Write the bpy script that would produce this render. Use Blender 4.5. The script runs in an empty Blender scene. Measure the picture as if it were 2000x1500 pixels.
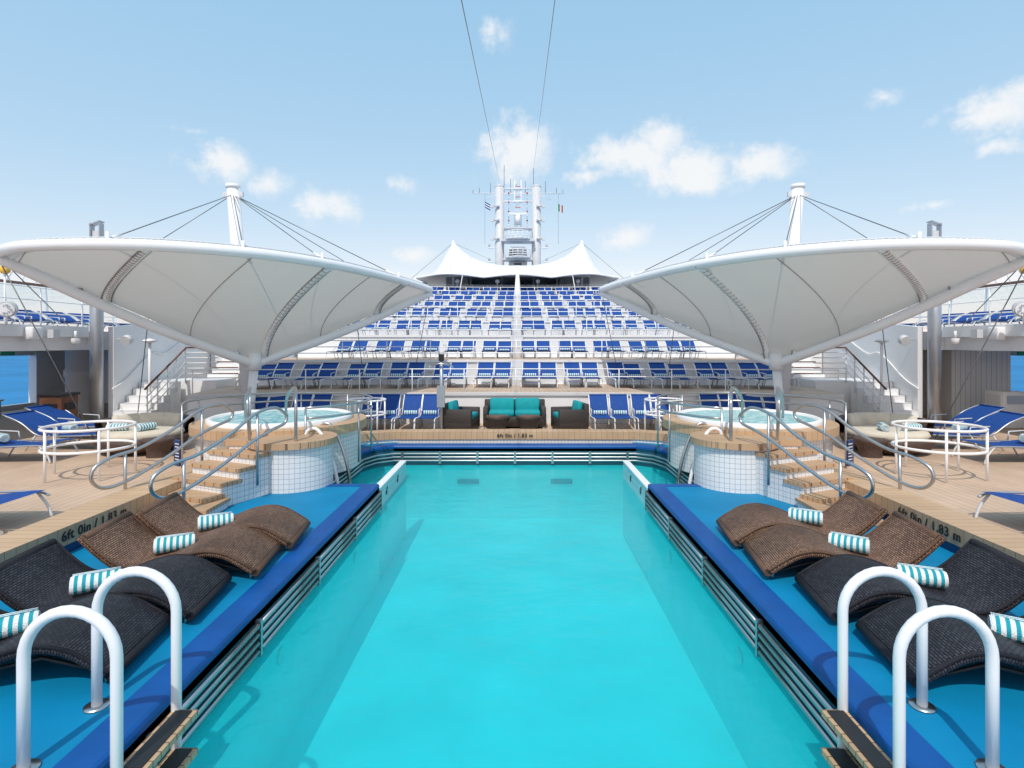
import bpy, bmesh, math, random
from mathutils import Vector, Matrix
random.seed(7)
S=bpy.context.scene
COL=S.collection
# ------------------------------------------------------------------ materials
def nt(name):
    m=bpy.data.materials.new(name); m.use_nodes=True
    t=m.node_tree; b=t.nodes['Principled BSDF']; return m,t,b
def N(t,ty,**k):
    n=t.nodes.new(ty)
    for a,v in k.items():
        if a.startswith('_'): n.inputs[a[1:].replace('_',' ')].default_value=v
        else: setattr(n,a,v)
    return n
def simple(name,c,rough=.5,metal=0,var=.08,scale=3.0,bump=0,bscale=60,spec=.5,coat=0):
    m,t,b=nt(name)
    b.inputs['Roughness'].default_value=rough; b.inputs['Metallic'].default_value=metal
    b.inputs['Specular IOR Level'].default_value=spec
    b.inputs['Coat Weight'].default_value=coat
    tc=N(t,'ShaderNodeTexCoord')
    n=N(t,'ShaderNodeTexNoise',_Scale=scale,_Detail=6.0)
    t.links.new(tc.outputs['Object'],n.inputs['Vector'])
    r=N(t,'ShaderNodeValToRGB')
    r.color_ramp.elements[0].position=.3; r.color_ramp.elements[1].position=.7
    r.color_ramp.elements[0].color=(*[x*(1-var) for x in c],1)
    r.color_ramp.elements[1].color=(*[min(1,x*(1+var)) for x in c],1)
    t.links.new(n.outputs['Fac'],r.inputs['Fac']); t.links.new(r.outputs['Color'],b.inputs['Base Color'])
    if bump:
        n2=N(t,'ShaderNodeTexNoise',_Scale=bscale,_Detail=4.0)
        t.links.new(tc.outputs['Object'],n2.inputs['Vector'])
        bp=N(t,'ShaderNodeBump',_Strength=bump,_Distance=.01)
        t.links.new(n2.outputs['Fac'],bp.inputs['Height']); t.links.new(bp.outputs['Normal'],b.inputs['Normal'])
    return m
def brick(name,c1,c2,mortar,w,h,ms,coord='Object',rotz=0,off=.5,rough=.5,bump=.3,rot=None,noise=.15):
    m,t,b=nt(name); b.inputs['Roughness'].default_value=rough
    tc=N(t,'ShaderNodeTexCoord'); mp=N(t,'ShaderNodeMapping')
    mp.inputs['Rotation'].default_value=rot if rot else (0,0,rotz)
    t.links.new(tc.outputs[coord],mp.inputs['Vector'])
    k=N(t,'ShaderNodeTexBrick',offset=off,_Scale=1.0,_Mortar_Size=ms,_Brick_Width=w,_Row_Height=h,_Mortar_Smooth=.3)
    k.inputs['Color1'].default_value=(*c1,1);k.inputs['Color2'].default_value=(*c2,1);k.inputs['Mortar'].default_value=(*mortar,1)
    t.links.new(mp.outputs['Vector'],k.inputs['Vector'])
    n=N(t,'ShaderNodeTexNoise',_Scale=1.3,_Detail=8.0); t.links.new(tc.outputs['Object'],n.inputs['Vector'])
    mr=N(t,'ShaderNodeMapRange'); mr.inputs['From Min'].default_value=.3;mr.inputs['From Max'].default_value=.7
    mr.inputs['To Min'].default_value=1-noise;mr.inputs['To Max'].default_value=1+noise*.5
    t.links.new(n.outputs['Fac'],mr.inputs['Value'])
    mx=N(t,'ShaderNodeVectorMath',operation='SCALE'); t.links.new(k.outputs['Color'],mx.inputs[0]); t.links.new(mr.outputs[0],mx.inputs['Scale'])
    t.links.new(mx.outputs[0],b.inputs['Base Color'])
    if bump:
        bp=N(t,'ShaderNodeBump',_Strength=bump,_Distance=.004,invert=True)
        t.links.new(k.outputs['Fac'],bp.inputs['Height']); t.links.new(bp.outputs['Normal'],b.inputs['Normal'])
    return m
WHITE=simple('white_paint',(.81,.81,.81),.4,var=.03,scale=1.2)
WHITE2=simple('white_rail_paint',(.84,.84,.84),.3,var=.02)
GREYW=simple('offwhite_panel',(.62,.63,.64),.5,var=.05)
STEEL=simple('brushed_steel',(.52,.52,.52),.32,metal=1,var=.05)
GALV=simple('grey_column',(.42,.44,.47),.35,metal=.6,var=.06)
DARK=simple('dark_interior',(.05,.055,.06),.6)
NAVY=simple('navy_tile',(.006,.035,.14),.3,var=.1)
BLUEDECK=simple('blue_rubber_deck',(.0,.205,.40),.6,var=.12,scale=1.5,bump=.25,bscale=250,spec=.25)
RIM=simple('blue_rim',(.0,.075,.29),.45,var=.12,spec=.35)
SLING=simple('blue_sling_fabric',(.008,.06,.27),.7,var=.12,scale=20,spec=.3)
TEALC=simple('teal_cushion',(.0,.30,.33),.8,var=.1,scale=8,bump=.3)
CREAM=simple('cream_cushion',(.62,.56,.46),.85,var=.08,scale=6,bump=.3)
BLACK=simple('black_rubber',(.012,.012,.013),.5)
BRNWD=simple('brown_wood',(.14,.055,.025),.4,var=.25,scale=10)
STONE=simple('beige_stone',(.30,.27,.24),.7,var=.2,scale=3)
SEAMG=simple('canopy_seam',(.42,.40,.38),.7,var=.05)
RED=simple('red_paint',(.55,.03,.03),.5); GREEN=simple('green_paint',(.0,.28,.1),.5)
YEL=simple('yellow_lens',(.75,.42,.05),.3)
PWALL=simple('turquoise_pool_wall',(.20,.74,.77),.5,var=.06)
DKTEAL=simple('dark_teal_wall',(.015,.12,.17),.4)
CABLE=simple('cable_steel',(.16,.17,.18),.4,metal=.5)
TEALIN=simple('teal_panel',(.02,.2,.25),.5,var=.4,scale=1)
DECK=brick('deck_planks',(.61,.44,.31),(.57,.41,.29),(.37,.25,.17),2.4,.13,.006,rotz=math.pi/2,bump=.25,rough=.6)
WOODX=brick('teak_trim',(.57,.385,.23),(.53,.35,.205),(.26,.16,.10),.12,3.0,.004,coord='UV',off=0,bump=.3,rough=.55)
WOOD=brick('teak_steps',(.55,.36,.21),(.50,.32,.185),(.20,.12,.07),2.0,.07,.005,bump=.3,rough=.55)
TILE=brick('white_tile',(.80,.80,.79),(.76,.77,.77),(.44,.44,.44),.075,.075,.004,coord='UV',off=0,rough=.2,bump=.4,noise=.05)
PTILE=brick('pool_edge_tile',(.50,.66,.70),(.46,.63,.68),(.30,.42,.46),.075,.075,.004,coord='UV',off=0,rough=.2,bump=.4,noise=.05)
SIDING=brick('white_siding',(.68,.68,.67),(.66,.66,.65),(.35,.35,.35),5,.14,.008,coord='Object',rot=(math.pi/2,0,math.pi/2),off=0,rough=.5,bump=.5,noise=.05)
def rattan(name,c1,c2,dark,hi=1.25,lo=.7):
    m,t,b=nt(name); b.inputs['Roughness'].default_value=.55; b.inputs['Specular IOR Level'].default_value=.25
    tc=N(t,'ShaderNodeTexCoord')
    k=N(t,'ShaderNodeTexBrick',offset=.5,_Scale=1.0,_Mortar_Size=.0035,_Brick_Width=.040,_Row_Height=.019,_Mortar_Smooth=.6)
    k.inputs['Color1'].default_value=(*c1,1);k.inputs['Color2'].default_value=(*c2,1);k.inputs['Mortar'].default_value=(*dark,1)
    t.links.new(tc.outputs['UV'],k.inputs['Vector'])
    n=N(t,'ShaderNodeTexNoise',_Scale=1.4,_Detail=3.0); t.links.new(tc.outputs['Object'],n.inputs['Vector'])
    mr=N(t,'ShaderNodeMapRange'); mr.inputs['From Min'].default_value=.35;mr.inputs['From Max'].default_value=.65
    mr.inputs['To Min'].default_value=lo;mr.inputs['To Max'].default_value=hi
    t.links.new(n.outputs['Fac'],mr.inputs['Value'])
    mx=N(t,'ShaderNodeVectorMath',operation='SCALE'); t.links.new(k.outputs['Color'],mx.inputs[0]); t.links.new(mr.outputs[0],mx.inputs['Scale'])
    t.links.new(mx.outputs[0],b.inputs['Base Color'])
    bp=N(t,'ShaderNodeBump',_Strength=.7,_Distance=.005,invert=True)
    t.links.new(k.outputs['Fac'],bp.inputs['Height']); t.links.new(bp.outputs['Normal'],b.inputs['Normal'])
    return m
RATB=rattan('brown_rattan',(.27,.155,.10),(.15,.085,.055),(.014,.009,.007))
RATK=rattan('black_rattan',(.050,.048,.058),(.024,.024,.030),(.002,.002,.003))
RATF=simple('dark_rattan_far',(.035,.027,.024),.5,var=.4,scale=60,bump=.8,bscale=80)
RATT=simple('brown_rattan_far',(.07,.042,.032),.5,var=.4,scale=60,bump=.8,bscale=80)
def towelmat():
    m,t,b=nt('striped_towel'); b.inputs['Roughness'].default_value=.9
    tc=N(t,'ShaderNodeTexCoord'); sx=N(t,'ShaderNodeSeparateXYZ'); t.links.new(tc.outputs['UV'],sx.inputs[0])
    a=N(t,'ShaderNodeMath',operation='FRACT'); t.links.new(sx.outputs['X'],a.inputs[0])
    g=N(t,'ShaderNodeMath',operation='GREATER_THAN'); g.inputs[1].default_value=.53; t.links.new(a.outputs[0],g.inputs[0])
    mx=N(t,'ShaderNodeMix',data_type='RGBA'); mx.inputs['A'].default_value=(.84,.85,.85,1); mx.inputs['B'].default_value=(.01,.36,.44,1)
    t.links.new(g.outputs[0],mx.inputs['Factor']); t.links.new(mx.outputs['Result'],b.inputs['Base Color'])
    n2=N(t,'ShaderNodeTexNoise',_Scale=120.0); t.links.new(tc.outputs['Object'],n2.inputs['Vector'])
    bp=N(t,'ShaderNodeBump',_Strength=.9,_Distance=.015); t.links.new(n2.outputs['Fac'],bp.inputs['Height']); t.links.new(bp.outputs['Normal'],b.inputs['Normal'])
    return m
TOWEL=towelmat()
def fabric():
    m,t,b=nt('canopy_membrane'); b.inputs['Base Color'].default_value=(.69,.665,.625,1); b.inputs['Roughness'].default_value=.6
    tr=N(t,'ShaderNodeBsdfTranslucent'); tr.inputs['Color'].default_value=(.66,.61,.55,1)
    mx=N(t,'ShaderNodeMixShader'); mx.inputs[0].default_value=.33
    o=t.nodes['Material Output']
    tc=N(t,'ShaderNodeTexCoord'); n=N(t,'ShaderNodeTexNoise',_Scale=1.0,_Detail=3.0); t.links.new(tc.outputs['Object'],n.inputs['Vector'])
    bp=N(t,'ShaderNodeBump',_Strength=.35,_Distance=.08); t.links.new(n.outputs['Fac'],bp.inputs['Height']); t.links.new(bp.outputs['Normal'],b.inputs['Normal'])
    t.links.new(b.outputs[0],mx.inputs[1]); t.links.new(tr.outputs[0],mx.inputs[2]); t.links.new(mx.outputs[0],o.inputs['Surface'])
    return m
FABRIC=fabric()
TENTW=simple('white_tent_fabric',(.80,.80,.80),.6,var=.02)
def glass():
    m,t,b=nt('windscreen_glass')
    tr=N(t,'ShaderNodeBsdfTransparent'); tr.inputs['Color'].default_value=(.90,.96,.97,1)
    gl=N(t,'ShaderNodeBsdfGlossy'); gl.inputs['Roughness'].default_value=.03
    mx=N(t,'ShaderNodeMixShader'); mx.inputs[0].default_value=.07; t.links.new(tr.outputs[0],mx.inputs[1]); t.links.new(gl.outputs[0],mx.inputs[2])
    t.links.new(mx.outputs[0],t.nodes['Material Output'].inputs['Surface']); return m
GLASS=glass()
def water(name,tint,bs,scale,foam=0):
    m,t,b=nt(name)
    tc=N(t,'ShaderNodeTexCoord')
    n=N(t,'ShaderNodeTexNoise',_Scale=scale,_Detail=6.0,_Roughness=.6); t.links.new(tc.outputs['Object'],n.inputs['Vector'])
    bp=N(t,'ShaderNodeBump',_Strength=bs,_Distance=.05); t.links.new(n.outputs['Fac'],bp.inputs['Height'])
    tr=N(t,'ShaderNodeBsdfTransparent'); tr.inputs['Color'].default_value=(*tint,1)
    df=N(t,'ShaderNodeBsdfDiffuse'); df.inputs['Color'].default_value=(.02,.60,.68,1) if not foam else (.30,.70,.74,1)
    t.links.new(bp.outputs['Normal'],df.inputs['Normal'])
    m1=N(t,'ShaderNodeMixShader'); m1.inputs[0].default_value=.38 if not foam else .8
    if foam:
        r=N(t,'ShaderNodeValToRGB'); r.color_ramp.elements[0].position=.45; r.color_ramp.elements[1].position=.62
        r.color_ramp.elements[0].color=(.12,.52,.58,1); r.color_ramp.elements[1].color=(.62,.84,.86,1)
        t.links.new(n.outputs['Fac'],r.inputs['Fac']); t.links.new(r.outputs['Color'],df.inputs['Color'])
    t.links.new(tr.outputs[0],m1.inputs[1]); t.links.new(df.outputs[0],m1.inputs[2])
    gl=N(t,'ShaderNodeBsdfGlossy'); gl.inputs['Roughness'].default_value=.03; t.links.new(bp.outputs['Normal'],gl.inputs['Normal'])
    f=N(t,'ShaderNodeFresnel'); f.inputs['IOR'].default_value=1.33; t.links.new(bp.outputs['Normal'],f.inputs['Normal'])
    fm=N(t,'ShaderNodeMath',operation='MULTIPLY'); fm.inputs[1].default_value=.9; t.links.new(f.outputs[0],fm.inputs[0])
    mx=N(t,'ShaderNodeMixShader'); t.links.new(fm.outputs[0],mx.inputs[0]); t.links.new(m1.outputs[0],mx.inputs[1]); t.links.new(gl.outputs[0],mx.inputs[2])
    t.links.new(mx.outputs[0],t.nodes['Material Output'].inputs['Surface']); return m
WATER=water('pool_water_surface',(.46,.98,.99),.40,3.4)
SPAW=water('spa_water',(.6,.95,.95),1.0,9,foam=1)
PFLOOR=simple('turquoise_pool_floor',(.15,.76,.79),.6,var=.14,scale=.8)  # large noise in the floor colour is painted caustic light, patches of shimmer
SEA=simple('sea_water',(.03,.20,.42),.7,var=.15,scale=.02,spec=.1)

# ------------------------------------------------------------------ mesh builder
class MB:
    def __init__(s): s.v=[];s.f=[];s.m=[];s.sm=[];s.uv=[];s.mats=[];s.recalc=True
    def mi(s,mat):
        if mat not in s.mats: s.mats.append(mat)
        return s.mats.index(mat)
    def face(s,idx,mat,smooth=False,uv=None):
        s.f.append(idx);s.m.append(s.mi(mat));s.sm.append(smooth);s.uv.append(uv)
    def box(s,c,d,mat,rz=0,rx=0,ry=0):
        M=Matrix.Translation(c)@Matrix.Rotation(rz,4,'Z')@Matrix.Rotation(ry,4,'Y')@Matrix.Rotation(rx,4,'X')
        b=len(s.v); x,y,z=d[0]/2,d[1]/2,d[2]/2
        for p in [(-x,-y,-z),(x,-y,-z),(x,y,-z),(-x,y,-z),(-x,-y,z),(x,-y,z),(x,y,z),(-x,y,z)]:
            s.v.append(tuple(M@Vector(p)))
        X,Y,Z=d
        for q,(w,h) in (((0,3,2,1),(Y,X)),((4,5,6,7),(X,Y)),((0,1,5,4),(X,Z)),((1,2,6,5),(Y,Z)),((2,3,7,6),(X,Z)),((3,0,4,7),(Y,Z))):
            s.face([b+i for i in q],mat,False,[(0,0),(w,0),(w,h),(0,h)])
    def rbox(s,c,d,mat,r=.03,rz=0,rx=0,ry=0):
        M=Matrix.Translation(c)@Matrix.Rotation(rz,4,'Z')@Matrix.Rotation(ry,4,'Y')@Matrix.Rotation(rx,4,'X')
        b=len(s.v); nu,nv=20,8
        x,y,z=d[0]/2-r,d[1]/2-r,d[2]/2-r
        for j in range(nv+1):
            ph=-math.pi/2+math.pi*j/nv
            for i in range(nu):
                th=2*math.pi*(i+.5)/nu
                cx,cy,cz=math.cos(th)*math.cos(ph),math.sin(th)*math.cos(ph),math.sin(ph)
                sx=1 if math.cos(th)>0 else -1; sy=1 if math.sin(th)>0 else -1; sz=1 if j>nv/2 else (-1 if j<nv/2 else 0)
                s.v.append(tuple(M@Vector((sx*x+cx*r,sy*y+cy*r,sz*z+cz*r))))
        for j in range(nv):
            for i in range(nu):
                k=(i+1)%nu
                s.face([b+j*nu+i,b+j*nu+k,b+(j+1)*nu+k,b+(j+1)*nu+i],mat,True,[(0,0),(.1,0),(.1,.1),(0,.1)])
        s.face([b+i for i in range(nu)][::-1],mat); s.face([b+nv*nu+i for i in range(nu)],mat)
    def tube(s,pts,r,mat,seg=8,closed=False,r1=None,cap=True):
        pts=[Vector(p) for p in pts]; n=len(pts); b=len(s.v)
        up=None
        for i,p in enumerate(pts):
            if closed: d=pts[(i+1)%n]-pts[i-1]
            else: d=pts[min(i+1,n-1)]-pts[max(i-1,0)]
            if d.length<1e-9: d=Vector((0,0,1))
            d.normalize()
            if up is None:
                up=Vector((0,0,1)) if abs(d.z)<.9 else Vector((0,1,0))
            a=(up-d*up.dot(d))
            if a.length<1e-6: a=d.orthogonal()
            a.normalize(); up=a; c=d.cross(a)
            rr=r if r1 is None else r+(r1-r)*i/(n-1)
            for k in range(seg):
                t=2*math.pi*k/seg
                s.v.append(tuple(p+a*math.cos(t)*rr+c*math.sin(t)*rr))
        m=n if closed else n-1
        for i in range(m):
            j=(i+1)%n
            for k in range(seg):
                l=(k+1)%seg
                s.face([b+i*seg+k,b+i*seg+l,b+j*seg+l,b+j*seg+k],mat,True)
        if not closed and cap:
            s.face([b+k for k in range(seg)][::-1],mat); s.face([b+(n-1)*seg+k for k in range(seg)],mat)
    def cyl(s,p0,p1,r,mat,seg=12,r1=None): s.tube([p0,p1],r,mat,seg,r1=r1)
    def lathe(s,prof,c,mat,seg=48,a0=0,a1=2*math.pi,smooth=True,tilt=None):
        b=len(s.v); full=abs(a1-a0-2*math.pi)<1e-6; n=seg if full else seg+1; k=len(prof)
        for i in range(n):
            a=a0+(a1-a0)*i/seg
            for r,z in prof: s.v.append((c[0]+r*math.cos(a),c[1]+r*math.sin(a),c[2]+z))
        R=max(p[0] for p in prof)
        for i in range(seg):
            j=(i+1)%n if full else i+1
            u0=(a0+(a1-a0)*i/seg)*R;u1=(a0+(a1-a0)*(i+1)/seg)*R; w=0
            for q in range(k-1):
                w1=w+math.hypot(prof[q+1][0]-prof[q][0],prof[q+1][1]-prof[q][1])
                s.face([b+i*k+q,b+j*k+q,b+j*k+q+1,b+i*k+q+1],mat,smooth,[(u0,w),(u1,w),(u1,w1),(u0,w1)])
                w=w1
    def disc(s,c,r,mat,seg=48):
        b=len(s.v)
        for i in range(seg):
            a=2*math.pi*i/seg; s.v.append((c[0]+r*math.cos(a),c[1]+r*math.sin(a),c[2]))
        s.face([b+i for i in range(seg)],mat)
    def grid(s,fn,nu,nv,mat,smooth=True,su=1,sv=1):
        b=len(s.v)
        for i in range(nu+1):
            for j in range(nv+1): s.v.append(tuple(fn(i/nu,j/nv)))
        for i in range(nu):
            for j in range(nv):
                a=b+i*(nv+1)+j; c=a+nv+1
                s.face([a,c,c+1,a+1],mat,smooth,[(i/nu*su,j/nv*sv),((i+1)/nu*su,j/nv*sv),((i+1)/nu*su,(j+1)/nv*sv),(i/nu*su,(j+1)/nv*sv)])
    def prism(s,poly,z0,z1,mat,side=None,bottom=True):
        side=side or mat; b=len(s.v);n=len(poly)
        for x,y in poly: s.v.append((x,y,z0))
        for x,y in poly: s.v.append((x,y,z1))
        if bottom: s.face([b+i for i in range(n)][::-1],side)
        s.face([b+n+i for i in range(n)],mat)
        u=0
        for i in range(n):
            j=(i+1)%n; l=math.hypot(poly[j][0]-poly[i][0],poly[j][1]-poly[i][1])
            s.face([b+i,b+j,b+n+j,b+n+i],side,False,[(u,z0),(u+l,z0),(u+l,z1),(u,z1)]); u+=l
    def band(s,path,o0,o1,z0,z1,top,inner,outer=None):
        n=len(path); outer=outer or inner; b=len(s.v)
        for i,p in enumerate(path):
            d=Vector(path[min(i+1,n-1)])-Vector(path[max(i-1,0)]); d.normalize(); nn=Vector((-d.y,d.x))
            for o,z in ((o0,z0),(o1,z0),(o1,z1),(o0,z1)):
                s.v.append((p[0]+nn.x*o,p[1]+nn.y*o,z))
        u=0
        for i in range(n-1):
            l=(Vector(path[i+1])-Vector(path[i])).length
            a=b+4*i;c=a+4
            s.face([a,c,c+3,a+3],inner,False,[(u,z0),(u+l,z0),(u+l,z1),(u,z1)])
            s.face([a+1,c+1,c+2,a+2],outer,False,[(u,z0),(u+l,z0),(u+l,z1),(u,z1)])
            s.face([a+3,c+3,c+2,a+2],top,False,[(u,0),(u+l,0),(u+l,abs(o1-o0)),(u,abs(o1-o0))])
            s.face([a,a+1,c+1,c],outer)
            u+=l
        s.face([b,b+1,b+2,b+3],inner); a=b+4*(n-1); s.face([a,a+1,a+2,a+3],inner)
    def mesh(s,name):
        me=bpy.data.meshes.new(name); me.from_pydata(s.v,[],s.f)
        for m in s.mats: me.materials.append(m)
        me.polygons.foreach_set('material_index',s.m); me.polygons.foreach_set('use_smooth',s.sm)
        ul=me.uv_layers.new(name='UVMap')
        for p,uv in zip(me.polygons,s.uv):
            if uv:
                for li,c in zip(p.loop_indices,uv): ul.data[li].uv=c
        bm=bmesh.new(); bm.from_mesh(me)
        if s.recalc: bmesh.ops.recalc_face_normals(bm,faces=bm.faces)
        else:
            for f in bm.faces:
                f.normal_update()
                if f.normal.z<0: f.normal_flip()
        bm.to_mesh(me); bm.free()
        return me
    def obj(s,name,loc=(0,0,0),rz=0,parent=None,bevel=0):
        o=bpy.data.objects.new(name,s.mesh(name)); o.location=loc; o.rotation_euler=(0,0,rz); COL.objects.link(o)
        if parent: o.parent=parent
        if bevel:
            md=o.modifiers.new('bevel','BEVEL'); md.width=bevel; md.segments=2; md.limit_method='ANGLE'; md.angle_limit=.6
        return o
def inst(name,me,loc,rz=0,scale=(1,1,1)):
    o=bpy.data.objects.new(name,me); o.location=loc; o.rotation_euler=(0,0,rz); o.scale=scale; COL.objects.link(o); return o
def smoothpath(pts,n=6,closed=False):
    P=[Vector(p) for p in pts]; out=[]; m=len(P)
    rng=range(m) if closed else range(m-1)
    for i in rng:
        if closed: a,b,c,d=P[i-1],P[i],P[(i+1)%m],P[(i+2)%m]
        else: a,b,c,d=P[max(i-1,0)],P[i],P[i+1],P[min(i+2,m-1)]
        for k in range(n):
            t=k/n
            out.append(.5*((2*b)+(c-a)*t+(2*a-5*b+4*c-d)*t*t+(3*b-a-3*c+d)*t**3))
    if not closed: out.append(P[-1])
    return out
def text(body,loc,rot,size,mat,parent,name='depth_marking'):
    c=bpy.data.curves.new(name,'FONT'); c.body=body; c.size=size; c.extrude=.002; c.align_x='CENTER'; c.align_y='CENTER'; c.offset=.002; c.space_character=1.1
    c.materials.append(mat); o=bpy.data.objects.new(name,c); o.location=loc; o.rotation_euler=rot; COL.objects.link(o); o.parent=parent

# ------------------------------------------------------------------ world
SUN_EL=math.radians(54); SAZ=math.radians(190)
w=bpy.data.worlds.new('World'); S.world=w; w.use_nodes=True; t=w.node_tree
bg=t.nodes['Background']; bg.inputs['Strength'].default_value=.125
sky=t.nodes.new('ShaderNodeTexSky'); sky.sky_type='NISHITA'; sky.sun_disc=False
sky.sun_elevation=SUN_EL; sky.sun_rotation=SAZ; sky.air_density=1.0; sky.dust_density=.6; sky.ozone_density=1.5
gain=N(t,'ShaderNodeVectorMath',operation='MULTIPLY_ADD'); gain.inputs[1].default_value=(1.3,.65,.32); gain.inputs[2].default_value=(1.4,3.6,5.65); t.links.new(sky.outputs[0],gain.inputs[0])
tc=N(t,'ShaderNodeTexCoord'); sp=N(t,'ShaderNodeSeparateXYZ'); t.links.new(tc.outputs['Generated'],sp.inputs[0])
az=N(t,'ShaderNodeMath',operation='ARCTAN2'); t.links.new(sp.outputs['X'],az.inputs[0]); t.links.new(sp.outputs['Y'],az.inputs[1])
el=N(t,'ShaderNodeMath',operation='ARCSINE'); t.links.new(sp.outputs['Z'],el.inputs[0])
cv=N(t,'ShaderNodeCombineXYZ'); t.links.new(az.outputs[0],cv.inputs[0]); t.links.new(el.outputs[0],cv.inputs[1])
n1=N(t,'ShaderNodeTexNoise',_Scale=12.0,_Detail=6.0,_Roughness=.6); t.links.new(cv.outputs[0],n1.inputs['Vector'])
n2=N(t,'ShaderNodeTexNoise',_Scale=24.0,_Detail=9.0,_Roughness=.66); t.links.new(cv.outputs[0],n2.inputs['Vector'])
ds=N(t,'ShaderNodeVectorMath',operation='SUBTRACT'); t.links.new(n1.outputs['Color'],ds.inputs[0]); ds.inputs[1].default_value=(.5,.5,.5)
ds2=N(t,'ShaderNodeVectorMath',operation='MULTIPLY_ADD'); t.links.new(ds.outputs[0],ds2.inputs[0]); ds2.inputs[1].default_value=(.06,.045,0); t.links.new(cv.outputs[0],ds2.inputs[2])
CL=[(-27.5,15.8,2.6,1.7,1.0),(-23.8,14.6,2.8,1.6,.8),(-18.4,12.9,3.6,1.6,.9),(-11.5,15.4,2.2,1.3,.6),(-10.3,8.7,2.8,1.2,.8),
 (0,18.6,3.4,2.6,1.1),(11.5,18.1,4.8,2.0,1.05),(13.8,19.2,3.2,1.8,1.0),(16.6,16.2,4.2,1.7,1.15),(17.8,15.2,3.2,1.3,1.05),(22.4,16.0,3.4,1.5,1.05),(7,16.3,3.4,.9,.75),
 (40.5,17.3,3.6,1.6,1.0),(43,18,2.5,1.5,.8),(32.6,19.8,2.4,1.1,.7),(10.8,10.4,2.3,1.4,.95),(-2.2,28.5,2.8,2.2,.6),(41,14.5,3,1,.55),(-30,18,2.6,.7,.5),(36,11,2,.7,.5),(-21,13.0,2,.8,.6),
 (-60,22,10,4,1),(75,25,10,5,1),(110,18,12,5,1),(-120,20,14,5,1),(160,25,12,5,1)]
acc=None
for a,e,ra,re,wt in CL:
    q=N(t,'ShaderNodeVectorMath',operation='SUBTRACT'); t.links.new(ds2.outputs[0],q.inputs[0]); q.inputs[1].default_value=(math.radians(a),math.radians(e),0)
    m_=N(t,'ShaderNodeVectorMath',operation='MULTIPLY'); t.links.new(q.outputs[0],m_.inputs[0]); m_.inputs[1].default_value=(1/math.radians(ra),1/math.radians(re),0)
    l=N(t,'ShaderNodeVectorMath',operation='LENGTH'); t.links.new(m_.outputs[0],l.inputs[0])
    z=N(t,'ShaderNodeMath',operation='MULTIPLY_ADD'); t.links.new(l.outputs['Value'],z.inputs[0]); z.inputs[1].default_value=-.75; z.inputs[2].default_value=wt
    if acc is None: acc=z
    else:
        mm=N(t,'ShaderNodeMath',operation='MAXIMUM'); t.links.new(acc.outputs[0],mm.inputs[0]); t.links.new(z.outputs[0],mm.inputs[1]); acc=mm
ad=N(t,'ShaderNodeMath',operation='MULTIPLY_ADD'); t.links.new(n2.outputs['Fac'],ad.inputs[0]); ad.inputs[1].default_value=1.7; t.links.new(acc.outputs[0],ad.inputs[2])
mr=N(t,'ShaderNodeMapRange',interpolation_type='SMOOTHSTEP'); t.links.new(ad.outputs[0],mr.inputs['Value'])
mr.inputs['From Min'].default_value=.85; mr.inputs['From Max'].default_value=1.75; mr.inputs['To Max'].default_value=.93
cm=N(t,'ShaderNodeMix',data_type='RGBA'); t.links.new(mr.outputs[0],cm.inputs['Factor']); t.links.new(gain.outputs[0],cm.inputs['A']); cm.inputs['B'].default_value=(7.5,7.6,7.7,1)
t.links.new(cm.outputs['Result'],bg.inputs['Color'])
sd=bpy.data.lights.new('sun','SUN'); sd.energy=2.9; sd.angle=math.radians(.6); sd.color=(1,.95,.87)
so=bpy.data.objects.new('sun',sd); COL.objects.link(so)
dirv=Vector((math.sin(SAZ)*math.cos(SUN_EL),math.cos(SAZ)*math.cos(SUN_EL),math.sin(SUN_EL)))
so.rotation_euler=dirv.to_track_quat('Z','Y').to_euler(); so.location=dirv*60
# ------------------------------------------------------------------ camera
cd=bpy.data.cameras.new('camera'); co=bpy.data.objects.new('camera',cd); COL.objects.link(co); S.camera=co
co.location=(.08,0,2.2); co.rotation_euler=(math.pi/2,0,0); cd.lens=20; cd.sensor_width=36; cd.shift_y=-.04; cd.shift_x=-.0065; cd.clip_end=60000; cd.clip_start=.05
S.view_settings.view_transform='Standard'; S.view_settings.look='None'; S.view_settings.exposure=0

# ------------------------------------------------------------------ sea + hull
b=MB(); b.recalc=False; b.disc((0,0,-22),30000,SEA,96); b.obj('sea')
b=MB(); b.prism([(-16,-20),(16,-20),(16,75),(0,110),(-16,75)],-24,-3,WHITE); b.obj('ship_hull')

# ------------------------------------------------------------------ pool
WZ=-.42; PB=-1.55
b=MB()
PO=[(-2.1,.4),(-2.1,8.9),(-3.1,8.9),(-3.1,11.5),(-2.95,11.95),(-2.6,12.2),(2.6,12.2),(2.95,11.95),(3.1,11.5),(3.1,8.9),(2.1,8.9),(2.1,.4)]
n=len(PO)
for i in range(n):
    p,q=PO[i],PO[(i+1)%n]; k=len(b.v)
    b.v+= [(p[0],p[1],PB),(q[0],q[1],PB),(q[0],q[1],WZ),(p[0],p[1],WZ),(q[0],q[1],-.06),(p[0],p[1],-.06)]
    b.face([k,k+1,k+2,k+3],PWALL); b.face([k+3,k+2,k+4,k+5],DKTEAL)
k=len(b.v); b.v+=[(x,y,PB) for x,y in PO]; b.face([k+i for i in range(n)],PFLOOR)
for x in (-1.0,1.0):
    b.box((x,12.18,-.76),(.46,.03,.10),DKTEAL)
for s in (-1,1):
    for y in (5.2,7.6): b.tube([(s*2.10,y,-.66),(s*2.085,y,-.66)],.075,GREYW,20)
b.obj('swimming_pool')
b=MB(); b.recalc=False; b.v+=[(x*.9995,y,WZ) for x,y in PO]; b.face(list(range(n)),WATER); b.obj('pool_water')
b=MB()
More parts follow.
